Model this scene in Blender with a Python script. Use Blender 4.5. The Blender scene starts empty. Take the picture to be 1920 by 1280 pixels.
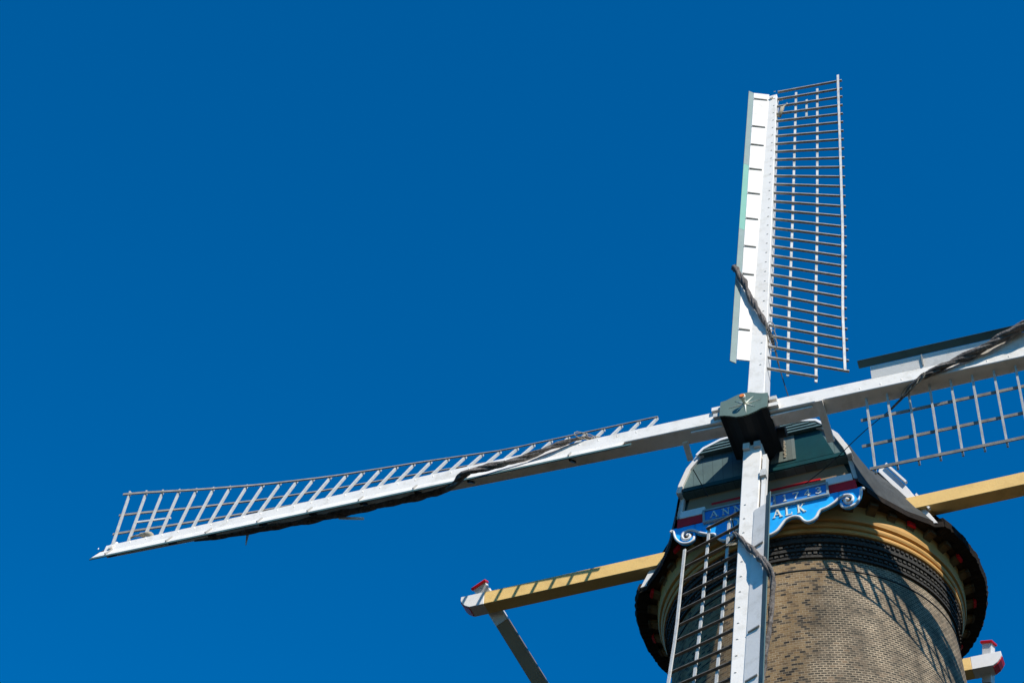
import bpy, math, random
from mathutils import Vector, Matrix
random.seed(7)
sc = bpy.context.scene
C = sc.collection
R = math.radians

# ------------------------------------------------------------------ camera
cam_data = bpy.data.cameras.new('camera')
cam_data.lens = 65.34; cam_data.sensor_width = 36; cam_data.clip_start = .1; cam_data.clip_end = 4000
cam = bpy.data.objects.new('camera', cam_data); C.objects.link(cam)
rx = Vector((0.93055372, 0.36237105, 0.05250715)); ry = Vector((0.24329227, -0.71908513, 0.65094197)); rz = Vector((0.27363964, -0.59296188, -0.75730942))
M = Matrix((rx, ry, rz)).transposed().to_4x4(); M.translation = Vector((5.58, -26.398, 1.6))
cam.matrix_world = M
sc.camera = cam
# ------------------------------------------------------------------ sky and sun
SUN = Vector((0.578, -0.526, 0.624)).normalized()
w = bpy.data.worlds.new('World'); sc.world = w; w.use_nodes = True
nt = w.node_tree; nt.nodes.clear()
sky = nt.nodes.new('ShaderNodeTexSky'); sky.sky_type = 'NISHITA'; sky.sun_disc = False
sky.sun_elevation = math.asin(SUN.z); sky.sun_rotation = math.atan2(SUN.x, SUN.y)
sky.altitude = 0; sky.air_density = 1.0; sky.dust_density = 0.3; sky.ozone_density = 4.0
hs = nt.nodes.new('ShaderNodeHueSaturation'); hs.inputs['Saturation'].default_value = 1.62; hs.inputs['Hue'].default_value = 0.5; hs.inputs['Value'].default_value = 1.27
bg = nt.nodes.new('ShaderNodeBackground'); bg.inputs['Strength'].default_value = 0.15
out = nt.nodes.new('ShaderNodeOutputWorld')
gm = nt.nodes.new('ShaderNodeGamma'); gm.inputs['Gamma'].default_value = 0.85
nt.links.new(sky.outputs[0], gm.inputs['Color']); tn = nt.nodes.new('ShaderNodeVectorMath'); tn.operation = 'MULTIPLY'; tn.inputs[1].default_value = (.62, .81, 1.0)
nt.links.new(gm.outputs[0], tn.inputs[0]); nt.links.new(tn.outputs[0], hs.inputs['Color']); nt.links.new(hs.outputs[0], bg.inputs['Color']); nt.links.new(bg.outputs[0], out.inputs[0])
sl = bpy.data.lights.new('sun', 'SUN'); sl.energy = 4.9; sl.angle = R(.5); sl.color = (1.0, .955, .875)
sun = bpy.data.objects.new('sun', sl); C.objects.link(sun)
sun.rotation_euler = SUN.to_track_quat('Z', 'Y').to_euler(); sun.location = (20, -20, 40)
sc.view_settings.view_transform = 'Standard'; sc.view_settings.look = 'None'
sc.view_settings.exposure = 0; sc.view_settings.gamma = 1

# ------------------------------------------------------------------ materials
def mat(name, col, rough=.6, var=.12, scale=3.0, grime=None, gamt=.0, gscale=1.2, bump=0.0, bscale=20, stretch=(1, 1, 1), spec=.3, planks=None):
    m = bpy.data.materials.new(name); m.use_nodes = True
    t = m.node_tree; b = t.nodes['Principled BSDF']; L = t.links.new
    b.inputs['Roughness'].default_value = rough
    b.inputs['Specular IOR Level'].default_value = spec
    tc = t.nodes.new('ShaderNodeTexCoord'); mp = t.nodes.new('ShaderNodeMapping'); mp.inputs['Scale'].default_value = stretch
    L(tc.outputs['Object'], mp.inputs[0])
    n = t.nodes.new('ShaderNodeTexNoise'); n.inputs['Scale'].default_value = scale; n.inputs['Detail'].default_value = 6
    L(mp.outputs[0], n.inputs['Vector'])
    r = t.nodes.new('ShaderNodeValToRGB')
    r.color_ramp.elements[0].position = .3; r.color_ramp.elements[1].position = .7
    r.color_ramp.elements[0].color = [c * (1 - var) for c in col] + [1]; r.color_ramp.elements[1].color = [min(1, c * (1 + var)) for c in col] + [1]
    L(n.outputs[0], r.inputs[0]); last = r.outputs[0]
    if grime:
        n2 = t.nodes.new('ShaderNodeTexNoise'); n2.inputs['Scale'].default_value = gscale; n2.inputs['Detail'].default_value = 8; n2.inputs['Roughness'].default_value = .7
        L(mp.outputs[0], n2.inputs['Vector'])
        r2 = t.nodes.new('ShaderNodeValToRGB'); r2.color_ramp.elements[0].position = .5; r2.color_ramp.elements[1].position = .75
        r2.color_ramp.elements[0].color = (0, 0, 0, 1); r2.color_ramp.elements[1].color = (gamt,) * 3 + (1,)
        mx = t.nodes.new('ShaderNodeMix'); mx.data_type = 'RGBA'; mx.inputs['B'].default_value = (*grime, 1)
        L(n2.outputs[0], r2.inputs[0]); L(r2.outputs[0], mx.inputs['Factor']); L(last, mx.inputs['A']); last = mx.outputs['Result']
    if planks:
        ax, wd, dark = planks
        sp = t.nodes.new('ShaderNodeSeparateXYZ'); L(tc.outputs['Object'], sp.inputs[0])
        md = t.nodes.new('ShaderNodeMath'); md.operation = 'DIVIDE'; md.inputs[1].default_value = wd; L(sp.outputs[ax], md.inputs[0])
        fr = t.nodes.new('ShaderNodeMath'); fr.operation = 'FRACT'; L(md.outputs[0], fr.inputs[0])
        fl = t.nodes.new('ShaderNodeMath'); fl.operation = 'FLOOR'; L(md.outputs[0], fl.inputs[0])
        wn = t.nodes.new('ShaderNodeTexWhiteNoise'); wn.noise_dimensions = '1D'; L(fl.outputs[0], wn.inputs['W'])
        mr = t.nodes.new('ShaderNodeMapRange'); mr.inputs['To Min'].default_value = .82; mr.inputs['To Max'].default_value = 1.12; L(wn.outputs['Value'], mr.inputs['Value'])
        gt = t.nodes.new('ShaderNodeMath'); gt.operation = 'GREATER_THAN'; gt.inputs[1].default_value = .08; L(fr.outputs[0], gt.inputs[0])
        m2 = t.nodes.new('ShaderNodeMapRange'); m2.inputs['To Min'].default_value = dark; L(gt.outputs[0], m2.inputs['Value'])
        mu = t.nodes.new('ShaderNodeMath'); mu.operation = 'MULTIPLY'; L(mr.outputs[0], mu.inputs[0]); L(m2.outputs[0], mu.inputs[1])
        vm = t.nodes.new('ShaderNodeVectorMath'); vm.operation = 'SCALE'; L(last, vm.inputs[0]); L(mu.outputs[0], vm.inputs['Scale']); last = vm.outputs[0]
    L(last, b.inputs['Base Color'])
    if bump:
        n3 = t.nodes.new('ShaderNodeTexNoise'); n3.inputs['Scale'].default_value = bscale; n3.inputs['Detail'].default_value = 5
        L(mp.outputs[0], n3.inputs['Vector'])
        bp = t.nodes.new('ShaderNodeBump'); bp.inputs['Strength'].default_value = bump; bp.inputs['Distance'].default_value = .02
        L(n3.outputs[0], bp.inputs['Height']); L(bp.outputs[0], b.inputs['Normal'])
    return m
MW = mat('white_paint', (.86, .80, .71), .45, .03, 2.0, (.45, .40, .30), .55, 3.1, .12, 30)
MWT = mat('white_trim', (.84, .80, .74), .5, .04, 3, (.4, .4, .36), .3, 3)
MWOOD = mat('bare_wood', (.60, .58, .53), .8, .15, 7, (.22, .19, .15), .7, 5, .3, 60)
MGS = mat('green_grey_paint', (.22, .29, .26), .5, .08, 2.5, (.12, .15, .14), .5, 2)
MSG = mat('shaded_strip_green', (.07, .13, .125), .5, .1, 2.5, (.04, .07, .07), .5, 3)  # grey-green strip darkened for right, lower and left sails: shade put into the colour
MMINT = mat('mint_paint', (.17, .41, .31), .5, .05, 3, (.2, .35, .27), .4, 4)
MDG = mat('dark_green', (.006, .055, .058), .45, .15, 3, (.02, .03, .03), .4, 2)
MGB = mat('green_boards', (.12, .18, .175), .55, .12, 3, (.03, .04, .04), .5, 2, .1, 30, planks=(0, .19, .72))
MCG = mat('slat_green', (.095, .155, .155), .55, .1, 3)
MHUBG = mat('hub_green', (.135, .19, .155), .5, .08, 4, (.08, .1, .08), .5, 5)
MTAR = mat('black_tar', (.004, .006, .007), .6, .2, 5, bump=.1)
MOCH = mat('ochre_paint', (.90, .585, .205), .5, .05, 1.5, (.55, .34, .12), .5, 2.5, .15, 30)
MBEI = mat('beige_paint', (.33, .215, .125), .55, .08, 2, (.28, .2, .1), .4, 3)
MRED = mat('red_paint', (.62, .008, .012), .45, .12, 5)
MBLUE = mat('sign_blue', (.012, .43, .95), .5, .10, 5, (.05, .22, .5), .5, 4)
MNAVY = mat('panel_blue', (.03, .22, .60), .4, .08, 4)
MGOLD = mat('cream_letter', (.82, .80, .66), .45, .05, 5)
MORANGE = mat('orange_paint', (.75, .22, .05), .5, .2, 20)
MROOF = mat('roof_felt', (.055, .058, .055), .85, .22, 5, (.09, .09, .085), .6, 2, .25, 40)
MRIM = mat('eave_thatch', (.016, .011, .007), .95, .5, 9, bump=.6, bscale=30)
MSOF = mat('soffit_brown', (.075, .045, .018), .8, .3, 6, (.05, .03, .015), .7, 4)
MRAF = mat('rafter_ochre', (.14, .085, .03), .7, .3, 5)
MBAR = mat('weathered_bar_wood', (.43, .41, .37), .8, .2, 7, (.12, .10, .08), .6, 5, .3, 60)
MDBAR = mat('dark_bar_wood', (.15, .135, .115), .8, .2, 7, (.06, .05, .04), .6, 5, .3, 60)  # darker bar tone, lower sail only
MLATH = mat('dark_lath_wood', (.30, .27, .23), .8, .2, 7, (.12, .10, .08), .6, 5, .3, 60)  # darker lath tone for the left and right sails
MCLOTH = mat('sail_canvas', (.135, .115, .10), .95, .5, 14, (.36, .32, .28), .8, 10, .8, 35)
MROPE = mat('tan_rope', (.42, .36, .26), .9, .2, 30)
MWIRE = mat('dark_wire', (.03, .03, .03), .7, .2, 20)
MGROUND = mat('ground_grass_and_paving', (.020, .016, .008), .95, .25, .15, (.028, .025, .02), .7, .05)
MDBR = mat('corbel_shade_brick', (.040, .036, .030), .85, .5, 30, (.07, .065, .06), .6, 22, .5, 60)  # corbel brick kept near black: the cornice's shade is put into its colour

def brick():
    m = bpy.data.materials.new('weathered_brick'); m.use_nodes = True
    t = m.node_tree; b = t.nodes['Principled BSDF']; L = t.links.new
    b.inputs['Roughness'].default_value = .9; b.inputs['Specular IOR Level'].default_value = .2
    uv = t.nodes.new('ShaderNodeUVMap'); uv.uv_map = 'UVMap'
    sp = t.nodes.new('ShaderNodeSeparateXYZ'); L(uv.outputs[0], sp.inputs[0])
    def mth(op, a, b_=None, c=None):
        n = t.nodes.new('ShaderNodeMath'); n.operation = op
        for i, v in enumerate((a, b_, c)):
            if v is None: continue
            if isinstance(v, (int, float)): n.inputs[i].default_value = v
            else: L(v, n.inputs[i])
        return n.outputs[0]
    # slight unevenness of the courses
    nz = t.nodes.new('ShaderNodeTexNoise'); nz.inputs['Scale'].default_value = 1.6; nz.inputs['Detail'].default_value = 3; L(uv.outputs[0], nz.inputs['Vector'])
    wob = mth('MULTIPLY_ADD', nz.outputs[0], .03, -.015)
    u = sp.outputs[0]; v = mth('ADD', sp.outputs[1], wob)
    row = mth('FLOOR', mth('DIVIDE', v, .050)); fv = mth('FRACT', mth('DIVIDE', v, .050))
    half = mth('MULTIPLY', mth('MODULO', row, 2), .5)
    cc = mth('ADD', mth('DIVIDE', u, .102), half); col = mth('FLOOR', cc); fu = mth('FRACT', cc)
    cmb = t.nodes.new('ShaderNodeCombineXYZ'); L(row, cmb.inputs[0]); L(col, cmb.inputs[1])
    wn = t.nodes.new('ShaderNodeTexWhiteNoise'); wn.noise_dimensions = '2D'; L(cmb.outputs[0], wn.inputs['Vector'])
    # zones: warm and dark on the weather side, greyer round the right
    n2 = t.nodes.new('ShaderNodeTexNoise'); n2.inputs['Scale'].default_value = .55; n2.inputs['Detail'].default_value = 5; L(uv.outputs[0], n2.inputs['Vector'])
    val = mth('ADD', mth('MULTIPLY', wn.outputs['Value'], .72), mth('MULTIPLY_ADD', n2.outputs[0], .7, -.22))
    ra = t.nodes.new('ShaderNodeValToRGB'); L(val, ra.inputs[0])
    st = [(0, (.03, .028, .026)), (.17, (.055, .05, .042)), (.25, (.15, .12, .085)), (.40, (.27, .18, .09)), (.58, (.36, .26, .14)), (.80, (.30, .22, .13)), (.90, (.42, .32, .18)), (.99, (.42, .19, .07))]
    els = ra.color_ramp.elements
    while len(els) < len(st): els.new(.5)
    for e, (p, c) in zip(els, st): e.position = p; e.color = (*c, 1)
    rb = t.nodes.new('ShaderNodeValToRGB'); L(val, rb.inputs[0])
    st = [(0, (.05, .048, .040)), (.3, (.095, .085, .066)), (.55, (.14, .12, .09)), (.8, (.20, .16, .115)), (1, (.30, .20, .12))]
    els = rb.color_ramp.elements
    while len(els) < len(st): els.new(.5)
    for e, (p, c) in zip(els, st): e.position = p; e.color = (*c, 1)
    # u runs 0 at the front, growing to the right; zone edge with a ragged border
    n3 = t.nodes.new('ShaderNodeTexNoise'); n3.inputs['Scale'].default_value = 1.1; n3.inputs['Detail'].default_value = 6; L(uv.outputs[0], n3.inputs['Vector'])
    zone = mth('ADD', mth('ADD', mth('SUBTRACT', u, 18.5 + .75), mth('MULTIPLY', mth('SUBTRACT', 23.4, sp.outputs[1]), .33)), mth('MULTIPLY_ADD', n3.outputs[0], 2.0, -1.0))
    zr = t.nodes.new('ShaderNodeMapRange'); zr.inputs['From Min'].default_value = -.3; zr.inputs['From Max'].default_value = .5; L(zone, zr.inputs['Value'])
    mz = t.nodes.new('ShaderNodeMix'); mz.data_type = 'RGBA'; L(zr.outputs[0], mz.inputs['Factor']); L(ra.outputs[0], mz.inputs['A']); L(rb.outputs[0], mz.inputs['B'])
    # mortar
    em = mth('MAXIMUM', mth('LESS_THAN', fv, mth('MULTIPLY_ADD', zr.outputs[0], .20, .17)), mth('LESS_THAN', fu, mth('MULTIPLY_ADD', zr.outputs[0], .09, .08)))
    n4 = t.nodes.new('ShaderNodeTexNoise'); n4.inputs['Scale'].default_value = 3; n4.inputs['Detail'].default_value = 6; L(uv.outputs[0], n4.inputs['Vector'])
    mr = t.nodes.new('ShaderNodeMapRange'); mr.inputs['From Min'].default_value = .35; mr.inputs['From Max'].default_value = .65; mr.inputs['To Min'].default_value = .25; mr.inputs['To Max'].default_value = 1; L(n4.outputs[0], mr.inputs['Value'])
    mm = t.nodes.new('ShaderNodeMix'); mm.data_type = 'RGBA'; mm.inputs['B'].default_value = (.55, .46, .33, 1)
    L(mth('MULTIPLY', em, mr.outputs[0]), mm.inputs['Factor']); L(mz.outputs['Result'], mm.inputs['A'])
    cm = t.nodes.new('ShaderNodeCombineXYZ'); L(mth('MULTIPLY', u, 1.3), cm.inputs[0]); L(mth('MULTIPLY', sp.outputs[1], .28), cm.inputs[1])
    n5 = t.nodes.new('ShaderNodeTexNoise'); n5.inputs['Scale'].default_value = 1.0; n5.inputs['Detail'].default_value = 7; n5.inputs['Roughness'].default_value = .65; L(cm.outputs[0], n5.inputs['Vector'])
    m5 = t.nodes.new('ShaderNodeMapRange'); m5.inputs['From Min'].default_value = .36; m5.inputs['From Max'].default_value = .62; m5.inputs['To Min'].default_value = .58; m5.inputs['To Max'].default_value = 1.0; L(n5.outputs[0], m5.inputs['Value'])
    sv = t.nodes.new('ShaderNodeVectorMath'); sv.operation = 'SCALE'; L(mm.outputs['Result'], sv.inputs[0]); L(m5.outputs[0], sv.inputs['Scale'])
    tv = t.nodes.new('ShaderNodeVectorMath'); tv.operation = 'MULTIPLY'; tv.inputs[1].default_value = (.98, .90, .82); L(sv.outputs[0], tv.inputs[0])
    L(tv.outputs[0], b.inputs['Base Color'])
    bp = t.nodes.new('ShaderNodeBump'); bp.inputs['Strength'].default_value = .7; bp.inputs['Distance'].default_value = .008
    h = mth('ADD', mth('SUBTRACT', 1.0, em), mth('MULTIPLY', wn.outputs['Value'], .5))
    L(h, bp.inputs['Height']); L(bp.outputs[0], b.inputs['Normal'])
    return m
MBRICK = brick()

# ------------------------------------------------------------------ mesh helpers
CEN = {}
class MB:
    def __init__(s): s.v = []; s.f = []; s.uv = None; s.smooth = False
    def add(s, vs, fs):
        o = len(s.v); s.v += [Vector(p) for p in vs]; s.f += [tuple(i + o for i in f) for f in fs]
    def bar(s, a, b, du, dv, taper=1.0, taperv=None):
        """box from a to b with half-extent vectors du, dv (scaled at b)"""
        a = Vector(a); b = Vector(b); du = Vector(du); dv = Vector(dv); tv = taper if taperv is None else taperv
        P = [a - du - dv, a + du - dv, a + du + dv, a - du + dv, b - du * taper - dv * tv, b + du * taper - dv * tv, b + du * taper + dv * tv, b - du * taper + dv * tv]
        s.add(P, [(0, 3, 2, 1), (4, 5, 6, 7), (0, 1, 5, 4), (1, 2, 6, 5), (2, 3, 7, 6), (3, 0, 4, 7)])
    def box(s, x0, x1, y0, y1, z0, z1):
        s.add([(x0, y0, z0), (x1, y0, z0), (x1, y1, z0), (x0, y1, z0), (x0, y0, z1), (x1, y0, z1), (x1, y1, z1), (x0, y1, z1)],
              [(0, 3, 2, 1), (4, 5, 6, 7), (0, 1, 5, 4), (1, 2, 6, 5), (2, 3, 7, 6), (3, 0, 4, 7)])
    def prism(s, pts, d):
        """pts: list of 3-d points of a planar outline; d extrusion vector"""
        n = len(pts); P = [Vector(p) for p in pts]; d = Vector(d)
        s.add(P + [p + d for p in P], [tuple(range(n))[::-1], tuple(range(n, 2 * n))] + [(i, (i + 1) % n, n + (i + 1) % n, n + i) for i in range(n)])
    def sweep(s, rings, closed=True, cap=True):
        n = len(rings[0]); vs = [p for r in rings for p in r]; fs = []
        for k in range(len(rings) - 1):
            for i in range(n if closed else n - 1):
                j = (i + 1) % n; fs.append((k * n + i, k * n + j, (k + 1) * n + j, (k + 1) * n + i))
        if cap: fs += [tuple(range(n))[::-1], tuple((len(rings) - 1) * n + i for i in range(n))]
        s.add(vs, fs)
    def tube(s, path, rad, n=8, twist=0, lobe=0, lobes=3):
        path = [Vector(p) for p in path]; rings = []; up = Vector((.13, .3, .94)); tot = 0
        for k, p in enumerate(path):
            t = (path[min(k + 1, len(path) - 1)] - path[max(k - 1, 0)]).normalized()
            a = t.cross(up).normalized(); b = t.cross(a).normalized()
            if k: tot += (p - path[k - 1]).length
            r = rad[k] if isinstance(rad, (list, tuple)) else rad
            ring = []
            for i in range(n):
                an = 2 * math.pi * i / n; q = r * (1 + lobe * math.cos(lobes * an + twist * tot))
                ring.append(p + a * math.cos(an) * q + b * math.sin(an) * q)
            rings.append(ring)
        s.sweep(rings)
def spline(pts, n=8):
    P = [Vector(p) for p in pts]; P = [2 * P[0] - P[1]] + P + [2 * P[-1] - P[-2]]; o = []
    for i in range(1, len(P) - 2):
        for k in range(n):
            t = k / n; a, b, c, d = P[i - 1:i + 3]
            o.append(.5 * ((2 * b) + (c - a) * t + (2 * a - 5 * b + 4 * c - d) * t * t + (3 * b - a - 3 * c + d) * t ** 3))
    o.append(P[-2]); return o
def obj(name, mb, m, parent=None, label=None, bevel=0, smooth=False):
    cen = sum(mb.v, Vector()) / len(mb.v)
    me = bpy.data.meshes.new(name); me.from_pydata([v - cen for v in mb.v], [], mb.f)
    import bmesh
    bm = bmesh.new(); bm.from_mesh(me); bmesh.ops.recalc_face_normals(bm, faces=bm.faces[:]); bm.to_mesh(me); bm.free()
    me.materials.append(m)
    o = bpy.data.objects.new(name, me); C.objects.link(o)
    if parent is not None:
        o.parent = parent; o.location = cen - CEN[parent]
    else: o.location = cen
    CEN[o] = cen
    if label: o['label'] = label
    if bevel:
        md = o.modifiers.new('bevel', 'BEVEL'); md.width = bevel; md.segments = 1; md.limit_method = 'ANGLE'
    if smooth:
        for p in me.polygons: p.use_smooth = True
    return o

# ------------------------------------------------------------------ ground
g = MB(); g.add([(-1500, -1500, 0), (1500, -1500, 0), (1500, 1500, 0), (-1500, 1500, 0)], [(0, 1, 2, 3)])
go = obj('ground', g, MGROUND); go['kind'] = 'structure'

# ------------------------------------------------------------------ windmill root
mill = bpy.data.objects.new('windmill', None); C.objects.link(mill); CEN[mill] = Vector()
mill['label'] = 'tall round brick tower windmill with four white lattice sails against the blue sky'
mill['category'] = 'windmill'

# tower
SEG = 128
def lathe(prof, seg=SEG, a0=0, a1=2 * math.pi):
    mb = MB(); full = abs(a1 - a0 - 2 * math.pi) < 1e-6; n = seg if full else seg + 1
    rings = [[Vector((r * math.sin(a0 + (a1 - a0) * i / seg), -r * math.cos(a0 + (a1 - a0) * i / seg), z)) for i in range(n)] for r, z in prof]
    mb.sweep(rings, closed=full, cap=False); return mb
def rt(z): return 2.60 + (23.75 - z) * .038
zs = [0, 3, 6, 9, 12, 14, 16, 18, 20, 21, 22, 22.5, 23, 23.4, 23.8, 24.0]
tw = lathe([(rt(z), z) for z in zs])
tower = obj('tower', tw, MBRICK, mill, smooth=True)
uvl = tower.data.uv_layers.new(name='UVMap')
for p in tower.data.polygons:
    us = []
    for li in p.loop_indices:
        v = tower.data.vertices[tower.data.loops[li].vertex_index].co + CEN[tower]
        us.append([math.atan2(v.x, -v.y), v.z, li])
    if max(a[0] for a in us) - min(a[0] for a in us) > 3:
        for a in us:
            if a[0] < 0: a[0] += 2 * math.pi
    for a in us: uvl.data[a[2]].uv = (a[0] * 2.65 + 18.5, a[1])
for n_ in MBRICK.node_tree.nodes: pass
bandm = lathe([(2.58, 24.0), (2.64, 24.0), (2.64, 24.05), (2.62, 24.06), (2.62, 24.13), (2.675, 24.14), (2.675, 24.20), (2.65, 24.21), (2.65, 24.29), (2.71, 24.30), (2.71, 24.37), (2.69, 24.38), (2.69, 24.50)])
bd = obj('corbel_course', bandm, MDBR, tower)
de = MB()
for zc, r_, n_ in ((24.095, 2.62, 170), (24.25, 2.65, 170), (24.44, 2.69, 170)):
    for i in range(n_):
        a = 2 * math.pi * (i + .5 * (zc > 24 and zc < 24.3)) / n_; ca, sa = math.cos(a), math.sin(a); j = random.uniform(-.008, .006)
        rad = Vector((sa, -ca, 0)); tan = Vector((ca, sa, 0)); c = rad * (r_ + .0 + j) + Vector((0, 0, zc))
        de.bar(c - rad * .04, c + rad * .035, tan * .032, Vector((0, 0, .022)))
MTEETH = mat('dentil_brick', (.06, .054, .044), .85, .8, 14, (.02, .02, .02), .98, 9)  # teeth darkened too, to go with the shade painted into the corbel
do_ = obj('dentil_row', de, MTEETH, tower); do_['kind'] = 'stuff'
ring = lathe([(rt(23.74), 23.727), (rt(23.74) + .018, 23.73), (rt(23.74) + .018, 23.745), (rt(23.74), 23.748)]); obj('iron_band', ring, MWIRE, tower)
corn = lathe([(2.68, 24.50), (2.745, 24.50), (2.76, 24.52), (2.765, 24.55), (2.755, 24.58), (2.735, 24.59), (2.735, 24.605), (2.775, 24.61), (2.795, 24.64), (2.80, 24.67), (2.79, 24.70), (2.765, 24.715), (2.765, 24.73), (2.83, 24.74), (2.85, 24.80), (2.86, 24.98), (2.87, 25.1), (2.6, 25.12)])
obj('cornice', corn, mat('cornice_ochre', (.62, .34, .10), .55, .08, 2, (.3, .2, .08), .4, 3), tower)

# ------------------------------------------------------------------ cap
YG = -2.85
def half(y):
    fr = [(-2.99, 1.68), (-2.47, 1.96), (-1.95, 2.33), (-1.60, 2.68), (-1.5, 2.74)]
    if y <= -1.5:
        for (a, b), (c, d) in zip(fr, fr[1:]):
            if a <= y <= c: return b + (d - b) * (y - a) / (c - a)
        return 1.68
    return math.sqrt(max(0, 3.24 ** 2 - y * y))
gp = [(1, 0), (.965, .30), (.93, .45), (.85, .66), (.72, .83), (.45, .94), (.2, .985), (0, 1)]
dp = [(1, 0), (.90, .22), (.80, .45), (.68, .68), (.52, .85), (.34, .95), (.16, .99), (0, 1)]
def section(y):
    hw = half(y); k = min(1, max(0, (y - YG) / 1.1)); k = k * k * (3 - 2 * k)
    zb = 25.15 if y <= -1.5 else 25.16
    zt = 27.05 + .45 * min(1, (y - YG) / 2.0) if y < 0 else 27.5 - (27.5 - 25.3) * (y / 3.24) ** 2.4
    pts = [(hw * ((1 - k) * a[0] + k * b[0]), zb + (zt - zb) * ((1 - k) * a[1] + k * b[1])) for a, b in zip(gp, dp)]
    return [Vector((x, y, z)) for x, z in pts] + [Vector((-x, y, z)) for x, z in pts[:-1][::-1]]
rf = MB()
rf.sweep([section(y) for y in (-2.96, -2.6, -2.33, -2.05, -1.81, -1.6, -1.5)], closed=False, cap=False)
rf.sweep([section(y) for y in (-1.49, -1.0, -.5, 0, .5, 1, 1.5, 2, 2.5, 2.9, 3.1, 3.2, 3.238)], closed=False, cap=False)
cap = obj('cap_roof', rf, MROOF, mill, smooth=True)
# eave rim (ragged, thick) round the back three quarters
rim = MB(); N = 260; a0 = math.radians(62.5); rings = []
angs = [a0 + (2 * math.pi - 2 * a0) * i / N for i in range(N + 1)]
for a in angs:
    j = random.uniform(-.014, .014); k = random.uniform(-.010, .010)
    d = Vector((math.sin(a), -math.cos(a), 0))
    rings.append([d * (r_ + (j if i in (1, 2) else 0)) + Vector((0, 0, z + (k if i in (0, 1) else 0))) for i, (r_, z) in enumerate(((3.02, 25.03), (3.25, 25.05), (3.285, 25.16), (3.24, 25.26), (3.14, 25.30)))])
rim.sweep(rings); obj('eave_rim', rim, MRIM, cap)
# soffit
sf = MB(); rings = [[], [], []]
def outer(a):
    d = Vector((math.sin(a), -math.cos(a), 0))
    if d.y > -.45: return d * 3.14 + Vector((0, 0, 25.09))
    lo, hi = 2.0, 3.3      # front cheeks: find r where |x| = half(y)
    for _ in range(30):
        m_ = (lo + hi) / 2; p = d * m_
        if p.y < -2.90 or abs(p.x) > half(p.y) - .02: hi = m_
        else: lo = m_
    return d * lo + Vector((0, 0, 25.13))
AN = [2 * math.pi * i / 180 for i in range(180)]
sf.sweep([[Vector((math.sin(a) * 2.72, -math.cos(a) * 2.72, 25.06)) for a in AN], [outer(a) for a in AN]], cap=False)
obj('soffit', sf, MSOF, cap)
for sg in (1, -1):
    fa = MB(); rings = []
    for i in range(15):
        a = sg * R(33 + i * 2.1); o = outer(a); d = Vector((o.x, o.y, 0)).normalized()
        rings.append([o + d * .02 + Vector((0, 0, .03)), o + d * .02 + Vector((0, 0, -.10)), o - d * .02 + Vector((0, 0, -.10)), o - d * .02 + Vector((0, 0, .03))])
    fa.sweep(rings); obj('eave_fascia', fa, MRIM, cap)
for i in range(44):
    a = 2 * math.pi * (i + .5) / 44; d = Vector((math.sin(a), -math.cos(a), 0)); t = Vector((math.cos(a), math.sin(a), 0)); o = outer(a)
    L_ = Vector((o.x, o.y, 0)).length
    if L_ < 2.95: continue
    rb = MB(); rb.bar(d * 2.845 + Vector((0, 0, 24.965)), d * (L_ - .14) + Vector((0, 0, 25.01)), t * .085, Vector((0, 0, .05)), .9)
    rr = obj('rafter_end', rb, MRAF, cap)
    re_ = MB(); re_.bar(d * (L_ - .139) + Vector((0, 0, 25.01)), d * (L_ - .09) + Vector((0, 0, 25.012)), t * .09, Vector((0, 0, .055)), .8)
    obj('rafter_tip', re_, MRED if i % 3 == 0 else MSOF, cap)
# white boards that close the roof where the cross beam leaves it
for sx in (1, -1):
    b = MB(); prof = [(2.78, 25.10), (2.68, 25.12), (2.20, 26.02), (1.85, 26.70), (1.90, 26.83), (1.99, 26.78), (2.31, 26.20)] if sx > 0 else [(2.84, 25.10), (2.70, 25.12), (2.34, 25.82), (2.50, 25.82)]
    b.prism([(sx * x, -1.56, z) for x, z in prof], (0, .07, 0)); obj('roof_end_board', b, MWT, cap, bevel=.006)
    if sx < 0: continue
    b = MB(); b.bar((sx * 2.02, -1.60, 26.80), (sx * 2.34, -1.60, 26.22), (.0, .03, 0), (sx * .016, 0, .014)); obj('roof_batten', b, MWT, cap)
    b = MB(); b.bar((sx * 2.48, -1.60, 25.86), (sx * 2.68, -1.60, 25.44), (.0, .03, 0), (sx * .016, 0, .014)); obj('roof_batten', b, MWT, cap)

# gable
outl = [(-1.60, 25.83), (-1.55, 26.03), (-1.40, 26.41), (-1.18, 26.70), (-.80, 26.87), (0, 26.93), (.80, 26.87), (1.18, 26.70), (1.40, 26.41), (1.55, 26.03), (1.60, 25.83)]
gb = MB(); gb.prism([(x * .985, -2.98, z) for x, z in outl], (0, .20, 0)); gable = obj('gable', gb, MGB, mill)
lowp = [(-1.64, 25.33), (-1.58, 25.86), (1.58, 25.86), (1.64, 25.33)]
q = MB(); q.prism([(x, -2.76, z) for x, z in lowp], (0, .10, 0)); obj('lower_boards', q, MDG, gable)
for sx in (1, -1):
    q = MB(); q.prism([(sx * 1.60, -2.87, 25.34), (sx * 1.535, -2.87, 25.825), (sx * 1.615, -2.87, 25.825), (sx * 1.70, -2.87, 25.33)], (0, .10, 0)); obj('side_trim', q, MWT, gable, bevel=.005)
tr = MB()
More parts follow.
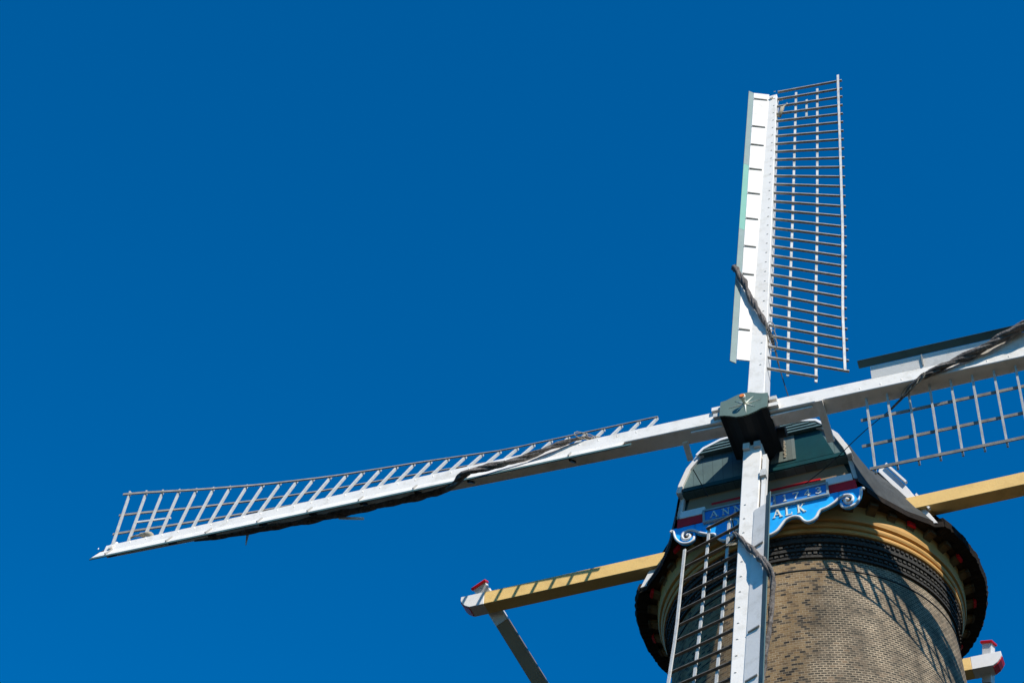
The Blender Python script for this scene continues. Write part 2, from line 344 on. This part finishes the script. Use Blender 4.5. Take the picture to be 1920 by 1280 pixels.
def strip(mb, pts, w_, y0, y1, ends=True):
    """flat band w_ wide inside the outline pts (x,z), between y0 and y1"""
    n = len(pts); inn = []
    for i, (x, z) in enumerate(pts):
        a = Vector(pts[max(i - 1, 0)]); b = Vector(pts[min(i + 1, n - 1)]); t = (b - a).normalized(); nn = Vector((t.y, -t.x)); inn.append(Vector((x, z)) + nn * w_)
    rings = [[Vector((p[0], y0, p[1])), Vector((p[0], y1, p[1])), Vector((q[0], y1, q[1])), Vector((q[0], y0, q[1]))] for p, q in zip(pts, inn)]
    mb.sweep(rings)
strip(tr, [(x * 1.03, z) for x, z in outl[:5]], .095, -3.035, -2.80); obj('gable_trim', tr, MWT, gable, bevel=.005)
tr = MB(); strip(tr, [(x * 1.03, z) for x, z in outl[6:]], .095, -3.035, -2.80); obj('gable_trim', tr, MWT, gable, bevel=.005)
dk = MB(); dk.prism([(x, -3.0, z) for x, z in [(.12, 26.66), (.12, 25.95), (1.33, 25.95), (1.10, 26.66)]], (0, .018, 0)); obj('dark_panel', dk, MDG, gable)  # darker green area on the right half of the gable
MHATCH = mat('hatch_boards', (.17, .20, .175), .6, .15, 6, (.08, .1, .09), .6, 6, planks=(0, .085, .6))
ht = MB(); ht.box(.16, .63, -3.02, -3.002, 26.02, 26.66); hatch = obj('hatch', ht, MHATCH, gable)
ht = MB(); ht.box(.18, .42, -3.045, -3.021, 26.56, 26.65); obj('hatch_plate', ht, MWT, gable)
ht = MB()
for k in range(9): ht.box(.42 + .012 * (k % 2), .455 + .012 * (k % 2), -3.04, -3.021, 26.10 + k * .05, 26.135 + k * .05)
obj('hatch_chain', ht, MROPE, gable)
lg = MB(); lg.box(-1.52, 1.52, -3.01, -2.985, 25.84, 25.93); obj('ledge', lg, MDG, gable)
# hood with horizontal slats over the gable
hp = [(-1.23, 26.65), (-1.09, 26.79), (-.75, 26.92), (0, 26.98), (.79, 26.93), (1.09, 26.84), (1.24, 26.67)]
hd = MB(); hd.prism([(x * .98, -3.06, z) for x, z in hp], (0, .16, 0)); hood = obj('gable_hood', hd, MCG, mill)
hs_ = MB()
for k, z in enumerate((26.675, 26.745, 26.815, 26.885)):
    xs = (1.17, 1.08, .95, .65)[k]; hs_.bar((-xs, -3.072, z), (xs, -3.072, z), (0, .016, .0), (0, .012, .030))
obj('hood_slat', hs_, MCG, hood)
ht = MB(); strip(ht, hp, .05, -3.10, -2.99); obj('hood_trim', ht, MWT, hood)
# weather beam and name board
wb = MB(); wb.prism([(-1.55, -2.80, 25.44), (-1.44, -2.80, 25.90), (1.42, -2.80, 25.90), (1.55, -2.80, 25.44)], (0, .05, 0)); wbo = obj('weather_beam', wb, MBEI, mill)
wb = MB(); wb.box(-1.12, 1.12, -2.90, -2.80, 25.22, 25.45); obj('lower_beam', wb, MBEI, wbo)
for a, b_ in ((-1.04, -.06), (.06, 1.0)):
    q = MB(); q.box(a, b_, -2.82, -2.802, 25.53, 25.59); obj('red_rail', q, MRED, wbo)
for sx in (1, -1):
    q = MB()
    q.prism([(sx * 1.12, -2.985, 25.21), (sx * 1.12, -2.985, 25.385), (sx * 1.585, -2.985, 25.385), (sx * 1.60, -2.985, 25.21)], (0, .10, 0)); o = obj('end_block', q, MWT, wbo, bevel=.01)
    q = MB(); q.prism([(sx * 1.14, -2.975, 25.03), (sx * 1.14, -2.975, 25.205), (sx * 1.64, -2.975, 25.205), (sx * 1.66, -2.975, 25.01)], (0, .10, 0)); obj('red_block', q, MRED, wbo)
# --- name board outline (right half, mirrored)
NBY = -2.955
lowr = [(1.74, 24.99), (1.735, 24.90), (1.70, 24.78), (1.65, 24.68), (1.56, 24.60), (1.48, 24.575), (1.40, 24.60), (1.345, 24.66), (1.32, 24.74), (1.33, 24.80), (1.24, 24.745), (1.09, 24.69), (.98, 24.66), (.93, 24.60), (.89, 24.52), (.82, 24.46), (.73, 24.45), (.66, 24.50), (.60, 24.60), (.52, 24.645), (.43, 24.645), (.33, 24.60), (.25, 24.50), (.17, 24.40), (.08, 24.35), (0, 24.335)]
top = [(-1.62, 25.02), (1.62, 25.02)]
full = [(-x, z) for x, z in lowr] + lowr[::-1][1:]
nb = MB(); o = len(nb.v)
poly = [Vector((x, NBY, z)) for x, z in full]
# strip triangulation between lower outline and the straight top edge
n = len(poly); tp = [Vector((max(-1.74, min(1.74, p.x)), NBY, max(p.z + .01, 25.02))) for p in poly]
front = poly + tp; back = [p + Vector((0, .05, 0)) for p in front]
fs = [(i, i + 1, n + i + 1, n + i) for i in range(n - 1)]
nb.add(front + back, fs + [tuple(2 * n + j for j in f[::-1]) for f in fs] + [(i, 2 * n + i, 2 * n + i + 1, i + 1) for i in range(n - 1)] + [(n + i, n + i + 1, 3 * n + i + 1, 3 * n + i) for i in range(n - 1)] + [(0, n, 3 * n, 2 * n), (n - 1, 3 * n - 1, 4 * n - 1, 2 * n - 1)])
board = obj('name_board', nb, MBLUE, mill)
ed = MB()
for sx in (1, -1):
    # moulded white edge along the foot, ending in a scroll
    path = [(0, 24.335), (.08, 24.35), (.17, 24.40), (.25, 24.50), (.33, 24.60), (.43, 24.645), (.52, 24.645), (.60, 24.60), (.66, 24.50), (.73, 24.45), (.82, 24.46), (.89, 24.52), (.93, 24.60), (.98, 24.66), (1.09, 24.69), (1.22, 24.76), (1.33, 24.85), (1.44, 24.885), (1.53, 24.85), (1.565, 24.77), (1.53, 24.69), (1.45, 24.68), (1.415, 24.74), (1.45, 24.79), (1.48, 24.76)]
    ed.tube(spline([(sx * x, NBY - .018, z) for x, z in path], 5), .027, 6)
    path = [(1.345, 24.70), (1.36, 24.63), (1.43, 24.585), (1.52, 24.59), (1.61, 24.64), (1.68, 24.74), (1.71, 24.84), (1.725, 24.94), (1.76, 24.96), (1.78, 24.93)]
    ed.tube(spline([(sx * x, NBY - .018, z) for x, z in path], 5), .024, 6)
obj('scroll_edge', ed, MWT, board, smooth=True)
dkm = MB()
for sx in (1, -1):   # flat dark plate painted in as the shade of a pierced hollow
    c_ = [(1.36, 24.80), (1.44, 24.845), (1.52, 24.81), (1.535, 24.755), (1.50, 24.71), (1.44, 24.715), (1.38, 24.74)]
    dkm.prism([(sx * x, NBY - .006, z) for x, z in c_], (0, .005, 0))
obj('scroll_hollow_shade', dkm, MSOF, board)
dp_ = MB(); dp_.box(-1.13, 1.13, -3.0, -2.952, 24.985, 25.235); panel = obj('date_panel', dp_, MNAVY, board)
fr = MB()
for a in ((-1.16, 1.16, 25.225, 25.26), (-1.16, 1.16, 24.955, 24.99)): fr.box(a[0], a[1], -3.02, -2.96, a[2], a[3])
for a in (-1.16, -.075, .16, 1.12): fr.box(a, a + .04, -3.018, -2.96, 24.99, 25.225)
obj('panel_frame', fr, mat('frame_grey', (.33, .38, .38), .5, .1, 4), board)
# serif letters built from strokes, unit cell 1 high
LET = {
 'A': [((.02, 0), (.42, 1), .07), ((.42, 1), (.82, 0), .15), ((.2, .34), (.66, .34), .06), ((-.08, .03), (.2, .03), .06), ((.62, .03), (.98, .03), .06)],
 'N': [((.12, 0), (.12, 1), .07), ((.12, 1), (.78, 0), .15), ((.78, 0), (.78, 1), .07), ((-.02, .03), (.28, .03), .06), ((-.04, .97), (.2, .97), .06), ((.64, .97), (.94, .97), .06)],
 'O': [((.42, 1), (.12, .78), .09), ((.12, .78), (.02, .5), .14), ((.02, .5), (.12, .22), .14), ((.12, .22), (.42, 0), .09), ((.42, 0), (.72, .22), .09), ((.72, .22), (.82, .5), .14), ((.82, .5), (.72, .78), .14), ((.72, .78), (.42, 1), .09)],
 '1': [((.4, 0), (.4, 1), .15), ((.4, 1), (.2, .84), .08), ((.18, .03), (.62, .03), .06)],
 '7': [((.08, .95), (.72, .95), .11), ((.72, .95), (.3, 0), .13), ((.08, .95), (.06, .78), .06)],
 '4': [((.55, 0), (.55, 1), .14), ((.55, 1), (.05, .32), .07), ((.05, .32), (.8, .32), .08), ((.4, .03), (.72, .03), .06)],
 '3': [((.1, .85), (.38, 1), .08), ((.38, 1), (.66, .84), .12), ((.66, .84), (.6, .62), .12), ((.6, .62), (.32, .53), .08), ((.32, .53), (.7, .36), .12), ((.7, .36), (.66, .12), .13), ((.66, .12), (.36, 0), .09), ((.36, 0), (.08, .14), .08)],
 'D': [((.16, 0), (.16, 1), .15), ((.02, .03), (.45, .03), .06), ((.02, .97), (.45, .97), .06), ((.45, .97), (.74, .74), .11), ((.74, .74), (.8, .5), .14), ((.8, .5), (.74, .26), .14), ((.74, .26), (.45, .03), .11)],
 'E': [((.18, 0), (.18, 1), .15), ((.02, .03), (.7, .03), .06), ((.02, .97), (.68, .97), .06), ((.18, .5), (.5, .5), .06), ((.68, .97), (.7, .8), .05), ((.7, .03), (.73, .22), .05)],
 'V': [((.04, 1), (.42, 0), .15), ((.42, 0), (.8, 1), .07), ((-.1, .97), (.2, .97), .06), ((.66, .97), (.94, .97), .06)],
 'L': [((.2, 0), (.2, 1), .15), ((.04, .03), (.7, .03), .06), ((.06, .97), (.36, .97), .06), ((.7, .03), (.74, .26), .05)],
 'K': [((.18, 0), (.18, 1), .15), ((.24, .45), (.72, 1), .07), ((.34, .56), (.78, 0), .15), ((.04, .03), (.34, .03), .06), ((.04, .97), (.34, .97), .06), ((.58, .97), (.86, .97), .06), ((.62, .03), (.94, .03), .06)]}
def write(txt, xs, z0, h, y, m, parent, wd=1.0):
    for ch, x in zip(txt, xs):
        mb = MB()
        for i, ((a, b_), (c, d), t) in enumerate(LET[ch]):
            p = Vector((x + (a - .42) * h * wd, y, z0 + b_ * h)); q = Vector((x + (c - .42) * h * wd, y, z0 + d * h)); dd = (q - p).normalized(); nn = Vector((-dd.z, 0, dd.x)) * (t * h * .5)
            mb.bar(p - dd * t * h * .15, q + dd * t * h * .15, nn, (0, .006 + .0007 * i, 0))
        obj('letter', mb, m, parent)
write('ANNO', (-.95, -.73, -.51, -.28), 25.035, .15, -3.008, MGOLD, board)
write('1743', (.37, .57, .78, .98), 25.035, .15, -3.008, MGOLD, board)
write('DEVALK', (-.58, -.37, -.02, .20, .41, .63), 24.72, .20, NBY - .012, MGOLD, board, .85)

# ------------------------------------------------------------------ cross beams and tail
def beam(name, x0, x1, y, z, hh, white0, white1, label=None):
    b = MB(); b.bar((x0 + white0, y, z), (x1 - white1, y, z), (0, hh, 0), (0, 0, hh)); o = obj(name, b, MOCH, mill, label, bevel=.008)
    for xe, wl, sg in ((x0, white0, -1), (x1, white1, 1)):
        xi = xe - sg * wl
        p = [(xi, z - hh - .003), (xi, z + hh + .003), (xe, z + hh + .003), (xe, z + hh * .35), (xe - sg * .04, z - hh * .15), (xe - sg * .10, z - hh * .62), (xe - sg * .20, z - hh - .003)]
        q = MB(); q.prism([(a, y - hh - .003, c) for a, c in p], (0, 2 * hh + .006, 0)); e = obj('beam_end', q, MWT, o, bevel=.008)
        q = MB(); q.prism([(a, y - hh * .78, c) for a, c in [(xe + sg * .012, z + hh * .3), (xe - sg * .028, z - hh * .18), (xe - sg * .09, z - hh * .66), (xe - sg * .185, z - hh - .018), (xe - sg * .22, z - hh + .03), (xe - sg * .12, z - hh * .3), (xe - sg * .05, z + hh * .3)]], (0, hh * 1.56, 0)); obj('red_end', q, MRED, o)
    return o
lb = beam('long_cross_beam', -6.5, 6.5, -1.49, 25.645, .152, .50, .50)
sb = beam('short_cross_beam', -3.06, 3.06, 3.07, 25.50, .155, .60, .60)
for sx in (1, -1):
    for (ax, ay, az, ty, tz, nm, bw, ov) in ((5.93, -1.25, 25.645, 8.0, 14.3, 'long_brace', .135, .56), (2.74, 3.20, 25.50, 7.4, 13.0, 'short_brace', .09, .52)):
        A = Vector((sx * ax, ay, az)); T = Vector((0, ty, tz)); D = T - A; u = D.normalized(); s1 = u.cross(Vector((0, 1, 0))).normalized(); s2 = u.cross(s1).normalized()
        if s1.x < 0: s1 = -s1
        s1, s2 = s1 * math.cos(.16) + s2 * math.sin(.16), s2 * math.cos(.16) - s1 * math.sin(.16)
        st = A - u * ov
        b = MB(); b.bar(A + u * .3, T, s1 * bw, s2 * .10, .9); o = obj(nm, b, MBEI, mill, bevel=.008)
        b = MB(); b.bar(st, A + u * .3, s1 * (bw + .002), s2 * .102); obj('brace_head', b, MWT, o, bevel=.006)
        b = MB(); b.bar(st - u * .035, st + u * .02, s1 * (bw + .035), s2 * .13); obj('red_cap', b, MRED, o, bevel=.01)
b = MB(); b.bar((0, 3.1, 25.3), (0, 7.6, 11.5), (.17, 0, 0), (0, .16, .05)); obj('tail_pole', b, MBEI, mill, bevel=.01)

# ------------------------------------------------------------------ windshaft and poll end
TAU = .132633542; PHI = -.0439682124
S = Vector((0, -math.cos(TAU), math.sin(TAU))); V = Vector((0, math.sin(TAU), math.cos(TAU))); U = Vector((1, 0, 0))
E1 = U * math.cos(PHI) + V * math.sin(PHI); E2 = -U * math.sin(PHI) + V * math.cos(PHI)
H = Vector((0, -3.9953, 26.5074))
def P(a, b_, s_): return H + E1 * a + E2 * b_ + S * s_
pe = MB()
wav = [(-.44, .22), (-.34, .235), (-.24, .28), (-.12, .335), (0, .35), (.12, .335), (.24, .27), (.34, .225), (.45, .20)]
prf = wav + [(.45, -.22), (.34, -.235), (.24, -.29), (.12, -.335), (0, -.35), (-.12, -.335), (-.24, -.27), (-.34, -.225), (-.44, -.20)]
pe.prism([P(a, b_, .12) for a, b_ in prf], S * -1.02)
poll = obj('poll_end', pe, MTAR, mill, bevel=.012)
fc = MB(); fc.prism([P(a, b_, .15) for a, b_ in prf], S * -.028); face = obj('poll_face', fc, MHUBG, poll)
sh = MB(); sh.tube([P(0, 0, -.85), P(0, 0, -4)], .30, 24); sh.tube([P(.44, -.12, -.55), P(.60, -.12, -.55)], .10, 14); obj('windshaft', sh, MTAR, mill)
stp = []
for k in range(16):
    a = math.pi * k / 8 + .12; r_ = (.29 if k % 4 == 0 else .24) if k % 2 == 0 else .05
    stp.append((.03 + r_ * math.cos(a) * 1.05, .0 + r_ * math.sin(a)))
stm = MB(); n = 16
stm.add([P(a, b_, .156) for a, b_ in stp] + [P(.03, 0, .175)] + [P(a, b_, .15) for a, b_ in stp], [(i, (i + 1) % n, n) for i in range(n)] + [(i, n + 1 + i, n + 1 + (i + 1) % n, (i + 1) % n) for i in range(n)])
obj('star', stm, MGOLD, poll)
kb = MB(); kb.tube([P(.03, 0, .15), P(.03, 0, .20), P(.03, 0, .24), P(.03, 0, .31), P(.03, 0, .335)], [.045, .03, .03, .062, .062], 16); obj('knob', kb, MGOLD, poll, smooth=True)
kb = MB(); kb.tube([P(.03, 0, .335), P(.03, 0, .352)], [.052, .045], 16); obj('knob_face', kb, MORANGE, poll)

# ------------------------------------------------------------------ sails
def interp(tab, t):
    tab = sorted(tab)
    if t <= tab[0][0]: return tab[0][1:]
    for a, b_ in zip(tab, tab[1:]):
        if t <= b_[0]:
            k = (t - a[0]) / (b_[0] - a[0]); return tuple(p + (q - p) * k for p, q in zip(a[1:], b_[1:]))
    return tab[-1][1:]
# per sail: radial dir, trailing dir, front offset, (t, lateral of hem, drop of hem behind the stock face)
SAILS = [
 ('up', E2, E1, -.48, [(2.1, 1.50, -.80), (4.5, 1.45, -.82), (7.5, 1.50, -.70), (10.85, 1.55, -.38), (13.7, 1.57, -.17)], 32, 'upper sail with a pale mint stretch on its grey-green outer edge'),
 ('left', -E1, E2, 0, [(2.3, 1.6, -.86), (5.3, 1.6, -.86), (7, 1.6, -.72), (9, 1.6, -.59), (10.5, 1.6, -.42), (12, 1.6, -.18), (13.5, 1.6, .11)], 32, 'long sail reaching out to the left, seen edge-on from below'),
 ('right', E1, -E2, 0, [(2.1, 1.50, -.735), (4.7, 1.50, -.72), (8, 1.5, -.6), (13.7, 1.55, -.1)], 8, 'sail leaving the picture at the right'),
 ('down', -E2, -E1, -.48, [(2.1, 1.28, -.50), (4.5, 1.28, -.48), (9, 1.4, -.35), (13.7, 1.5, -.12)], 16, 'lower sail hanging in front of the brick tower'),
]
for nm, T, W, sf, hem, nvis, lab in SAILS:
    def Q(t, w_, s_): return H + T * t + W * w_ + S * (s_ + sf)
    def hw(t): return .172 - (t / 13.55) ** 1.3 * .072
    def dep(t): return .37 - (t / 13.55) * .19
    ar = MB(); rings = []
    for k in range(15):
        t = .40 + (13.55 - .40) * k / 14; a = hw(t); d = dep(t)
        rings.append([Q(t, -a, 0), Q(t, a, 0), Q(t, a, -d), Q(t, -a, -d)])
    ar.sweep(rings)
    for k in range(32):
        t = 2.1 + .3745 * k; ar.bar(Q(t, hw(t) * .42, -.01), Q(t, hw(t) * .42, .014), T * .012, W * .026)
    sail = obj('sail', ar, MW, mill, lab, bevel=.012)
    # lattice
    pv = {'up': -.03, 'down': -.06}.get(nm, -.12)
    def hemp(t, f=1.0):
        w_, s_ = interp(hem, t); return Q(t, w_ * f, pv + (s_ - pv) * f)
    bars = [2.1 + .3745 * k for k in range(32)]; rest = MB()
    if nm == 'right': bars = [b_ + .07 for b_ in bars]
    if nm == 'left': bars = [2.12 + .3665 * k for k in range(32)]
    for k, t in enumerate(bars):
        w_, s_ = interp(hem, t); dirn = (W * w_ + S * (s_ - pv)).normalized(); nrm = dirn.cross(T).normalized()
        f = 1.055 if k or nm in ('right', 'left') else .69
        e = random.uniform(-.008, .008)
        mb = rest if k >= nvis else MB()
        mb.bar(Q(t, w_ * .07, pv + (s_ - pv) * .07), Q(t, w_ * f, pv + (s_ - pv) * f) + T * e, T * {'up': .012, 'down': .009, 'right': .019, 'left': .018}[nm], nrm * .029, .92)
        if k < nvis: obj('lattice_bar', mb, MWOOD if nm in ('left', 'right') else MDBAR if nm == 'down' else MBAR, sail)  # left bars take paler wood: their sunlit sides are put into the tone
    if rest.v:
        o = obj('lattice_bar', rest, MBAR, sail); o['kind'] = 'stuff'
    for f, t0, t1, sd in ((.35, 2.02, 13.6, -1), (.675, 1.98, 13.6, -1), (1.0, 2.08 if nm in ('right', 'left') else 2.42, 13.60 if nm == 'left' else 13.95, 1)):
        lm = MB(); rings = []
        for k in range(25):
            t = t0 + (t1 - t0) * k / 24; w_, s_ = interp(hem, t); dirn = (W * w_ + S * (s_ - pv)).normalized(); nrm = dirn.cross(T).normalized()
            if nrm.dot(S) < 0: nrm = -nrm
            c = hemp(t, f) + nrm * (.043 * sd); rings.append([c - dirn * .026 - nrm * .013, c + dirn * .026 - nrm * .013, c + dirn * .026 + nrm * .013, c - dirn * .026 + nrm * .013])
        lm.sweep(rings); obj('sail_lath', lm, MWOOD if nm in ('up', 'down') else MLATH, sail)
    lm = MB(); lm.bar(hemp(12.35, .51) - S * .045, hemp(13.15, .51) - S * .045, W * .024, S * .012); obj('sail_lath', lm, MWOOD, sail)
    # wind board: white board leaning forward from the leading edge, with a painted outer strip
    bd = MB(); rings = []; stg = MB(); st2 = MB(); r1 = []; rm = []
    def brd(t):
        a = hw(t) - (.05 if nm == 'down' else 0); z0 = .016 if nm == 'down' else .002; bw = .20 + .0096 * t; e_ = (.10, .09) if nm in ('up', 'down') else (.09, .03) if nm == 'left' else (.075, .13)
        return (-a + .012, z0), (-a - bw, z0 + bw * .45), (-a - bw - e_[0], z0 + bw * .45 + e_[1])
    def cs(t, p, q, th=.022):
        d = Vector((q[0] - p[0], q[1] - p[1])).normalized(); nn = Vector((-d.y, d.x)) * th
        if nn.y > 0: nn = -nn
        return [Q(t, *p), Q(t, *q), Q(t, q[0] + nn.x, q[1] + nn.y), Q(t, p[0] + nn.x, p[1] + nn.y)]
    for k in range(12):
        t = 2.32 + (13.62 - 2.32) * k / 11; p, q, r_ = brd(t); rings.append(cs(t, p, q))
    bd.sweep(rings); wbd = obj('wind_board', bd, MW, sail)
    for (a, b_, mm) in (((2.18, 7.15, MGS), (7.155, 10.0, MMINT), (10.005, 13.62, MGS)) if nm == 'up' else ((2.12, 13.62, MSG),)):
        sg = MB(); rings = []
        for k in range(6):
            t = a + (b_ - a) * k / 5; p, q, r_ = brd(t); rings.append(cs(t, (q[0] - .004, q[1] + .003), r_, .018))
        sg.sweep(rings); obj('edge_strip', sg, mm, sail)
    for t in (13.3, 11.9, 11.0, 9.85, 8.75, 7.65, 6.5, 5.4, 3.35):
        if nm == 'right' and t == 3.35: t = 3.25
        p, q, r_ = brd(t); b = MB()
        b.bar(Q(t, p[0] - .03, p[1] + .028), Q(t, q[0] + .015, q[1] + .016), T * .010, S * .016)
        obj('board_bracket', b, MBAR, sail)
        b = MB(); b.bar(Q(t, -hw(t) - .02, -dep(t) * .6), Q(t, -hw(t) - .24, .03), T * .02, S * .03); obj('board_bracket', b, MTAR, sail)
    # rolled sail cloth
    cl = MB(); rnd = random.Random(len(nm) + 3)
    key = [(2.55, .30, -.42), (2.85, .27, -.20), (3.15, .22, .02), (3.6, .08, .09), (4.2, -.12, .11), (4.8, -.32, .20), (5.3, -.50, .30), (5.62, -.62, .20), (5.95, -.58, .04), (6.6, -.48, -.06), (8.4, -.46, -.09), (9.6, -.44, -.08), (10.8, -.42, -.07), (11.4, -.38, -.08)]
    rad = [.012, .022, .036, .05, .058, .062, .064, .066, .062, .07, .07, .06, .045, .015]
    if nm == 'left': key = key[:7] + [(5.62, -.50, .12), (5.95, -.42, -.04), (6.6, -.34, -.12), (8.4, -.32, -.14), (9.6, -.32, -.12), (10.8, -.30, -.1), (11.4, -.28, -.08)]
    if nm == 'down':
        key = [(2.2, .42, -.45), (2.5, .33, -.25), (2.78, .24, -.03), (3.1, .07, .07), (3.45, -.12, .10), (3.8, -.30, .19), (4.1, -.44, .27), (4.35, -.53, .18), (4.75, -.50, .06), (5.3, -.45, -.02), (5.8, -.38, -.1), (6.6, -.3, -.2), (9.0, -.26, -.2), (11.4, -.24, -.2)]
        rad = [.01, .018, .03, .045, .052, .055, .058, .052, .045, .04, .04, .04, .035, .015]
    if nm == 'up': key = [(a, b_ * (1 if b_ > -.3 else .92), c - (.0 if a < 5.6 else .04)) for a, b_, c in key]
    pth = spline([Q(*k) for k in key], 14); rr = []
    for i in range(len(pth)):
        x = i / 14; k = min(int(x), len(rad) - 2); r_ = rad[k] + (rad[k + 1] - rad[k]) * (x - k); rr.append(r_ * (1 + .07 * math.sin(i * .37) + rnd.uniform(-.04, .04)))
    kr = 1.3 if nm == 'right' else 1.0; tot = 0; strands = [[], [], [], []]
    for i, p in enumerate(pth):
        tg = (pth[min(i + 1, len(pth) - 1)] - pth[max(i - 1, 0)]).normalized(); aa = tg.cross(Vector((.13, .3, .94))).normalized(); bb = tg.cross(aa)
        if i: tot += (p - pth[i - 1]).length
        for j in range(4):
            an = 5.2 * tot + .8 * math.sin(tot * 1.3) + j * 1.571 + (0, .3, -.2, .25)[j]; q = rr[i] * kr * (.50 + .08 * math.sin(i * .5 + j * 2))
            strands[j].append(p + aa * math.cos(an) * q + bb * math.sin(an) * q)
    for j, (st_, kk) in enumerate(zip(strands, (.62, .50, .66, .42))):
        cl.tube(st_, [x * kr * kk * (1 + .10 * math.sin(i * .6 + j)) for i, x in enumerate(rr)], 9, twist=8, lobe=.13, lobes=4)
    cloth = obj('sail_cloth', cl, MCLOTH, sail, smooth=True)
    rp = MB()
    for k in range(3):
        c0 = 2.9 + k * .14
        rp.tube([Q(c0 + .12 * math.sin(j), .25 + .09 * math.cos(j) - .0, -.12 + .30 * (k) * .3 + .09 * math.sin(j)) for j in [q * .7 for q in range(10)]], .009, 5)
    obj('lashing', rp, MROPE, sail)
    # cleat plank under the stock near the hub
    cp = MB()
    if nm in ('left', 'right'):
        tt = 1.22 if nm == 'left' else 1.36; dn = -E2
        if nm == 'left': cp.bar(Q(tt, 0, 0) + dn * .19 - S * .26, Q(tt, 0, 0) + dn * .30 - S * .60, T * .05, E2 * .035)
        else: cp.bar(Q(tt, 0, 0) + dn * .19 - S * -.03, Q(tt, 0, 0) + dn * .34 - S * .80, T * .065, E2 * .035)
        obj('cleat_plank', cp, MW, sail)
        sp_ = MB(); d0 = .45; sp_.bar(Q(d0, 0, 0) + dn * .21 - S * .10, Q(1.22 if nm == 'right' else 1.05, 0, 0) + dn * .20 - S * .10, E2 * .02, S * .03); obj('stiffener', sp_, MW, sail)
    if nm == 'down':
        cp.bar(Q(.75, -.235, -.08), Q(2.25, -.235, -.08), W * .035, S * .07); obj('cleat_plank', cp, MW, sail)
        cp = MB(); cp.bar(Q(1.25, -.235, .0), Q(1.42, -.235, .0), W * .055, S * .05); obj('cleat_block', cp, MWOOD, sail)
    # wedges holding the stock in the poll end
    for (w0, l0, mm) in ((.10, .14, MW), (-.10, .10, MWOOD)) if nm != 'up' else ((.0, .0, None),):
        if mm is None: continue
        b = MB()
        if nm == 'down': b.bar(Q(.40, w0, .03), Q(.56, w0, .03), W * .06, S * .035)
        else: b.bar(Q(.44, w0 + (.06 if nm == 'left' else -.02), .03), Q(.44 + l0 + .05, w0 + (.06 if nm == 'left' else -.02), .03), W * .05, S * .045)
        obj('stock_wedge', b, mm, sail)
    if nm == 'left':
        b = MB(); b.tube([Q(8.25, -.30, -.25), Q(7.62, -.62, -.15)], .028, 8); obj('wooden_peg', b, MWT, sail)
        b = MB(); b.tube([Q(10.25, -.30, -.2), Q(10.2, -.60, -.2)], [.03, .012], 6); obj('wooden_peg', b, MWOOD, sail)
        b = MB(); b.bar(Q(13.35, .02, -.02), Q(13.72, -.05, -.05), W * .02, S * .025, .5); obj('tip_iron', b, MWIRE, sail)
    # tip blocks
    b = MB(); b.tube([Q(13.38, -.02, 0), Q(13.38, -.02, .05)], .05, 10); obj('tip_bolt', b, MW, sail)
    b = MB(); b.tube([Q(13.38, .13, -.08), Q(13.38, .22, -.08)], .04, 8); obj('tip_bolt', b, MW, sail)
    b = MB(); b.tube(spline([Q(12.5, .15, -.1), Q(12.6, .22, -.02), Q(12.85, .26, -.04), Q(13.0, .34, -.08), Q(13.1, .33, -.1)], 4), [.05 if i < 8 else .022 for i in range(17)], 7, twist=20, lobe=.2); obj('rope_coil', b, MROPE, sail, smooth=True)

# ropes
def rope(pts, r_=.011, m=MWIRE, parent=None, n=10, name='rope'):
    b = MB(); b.tube(spline(pts, n), r_, 6); obj(name, b, m, parent or mill)
rope([P(-2.2, .38, -.35), P(-1.4, .36, -.3), P(-.46, .26, -.1)], .010)
rope([P(.30, 2.55, -.85), P(.42, 1.9, -.95), P(.55, 1.2, -1.05), P(.62, .3, -1.2)], .010)
rope([P(2.55, -.30, -.42), P(2.0, -.52, -.62), P(1.3, -.72, -1.0), P(.75, -.85, -1.25)], .008)
rope([P(-1.22, -.37, -.78), P(-1.1, -.62, -.98), P(-1.02, -.8, -1.12)], .010)
rope([P(-.30, -2.55, -.90), P(-.42, -2.1, -1.02), P(-.5, -1.7, -1.05)], .010)
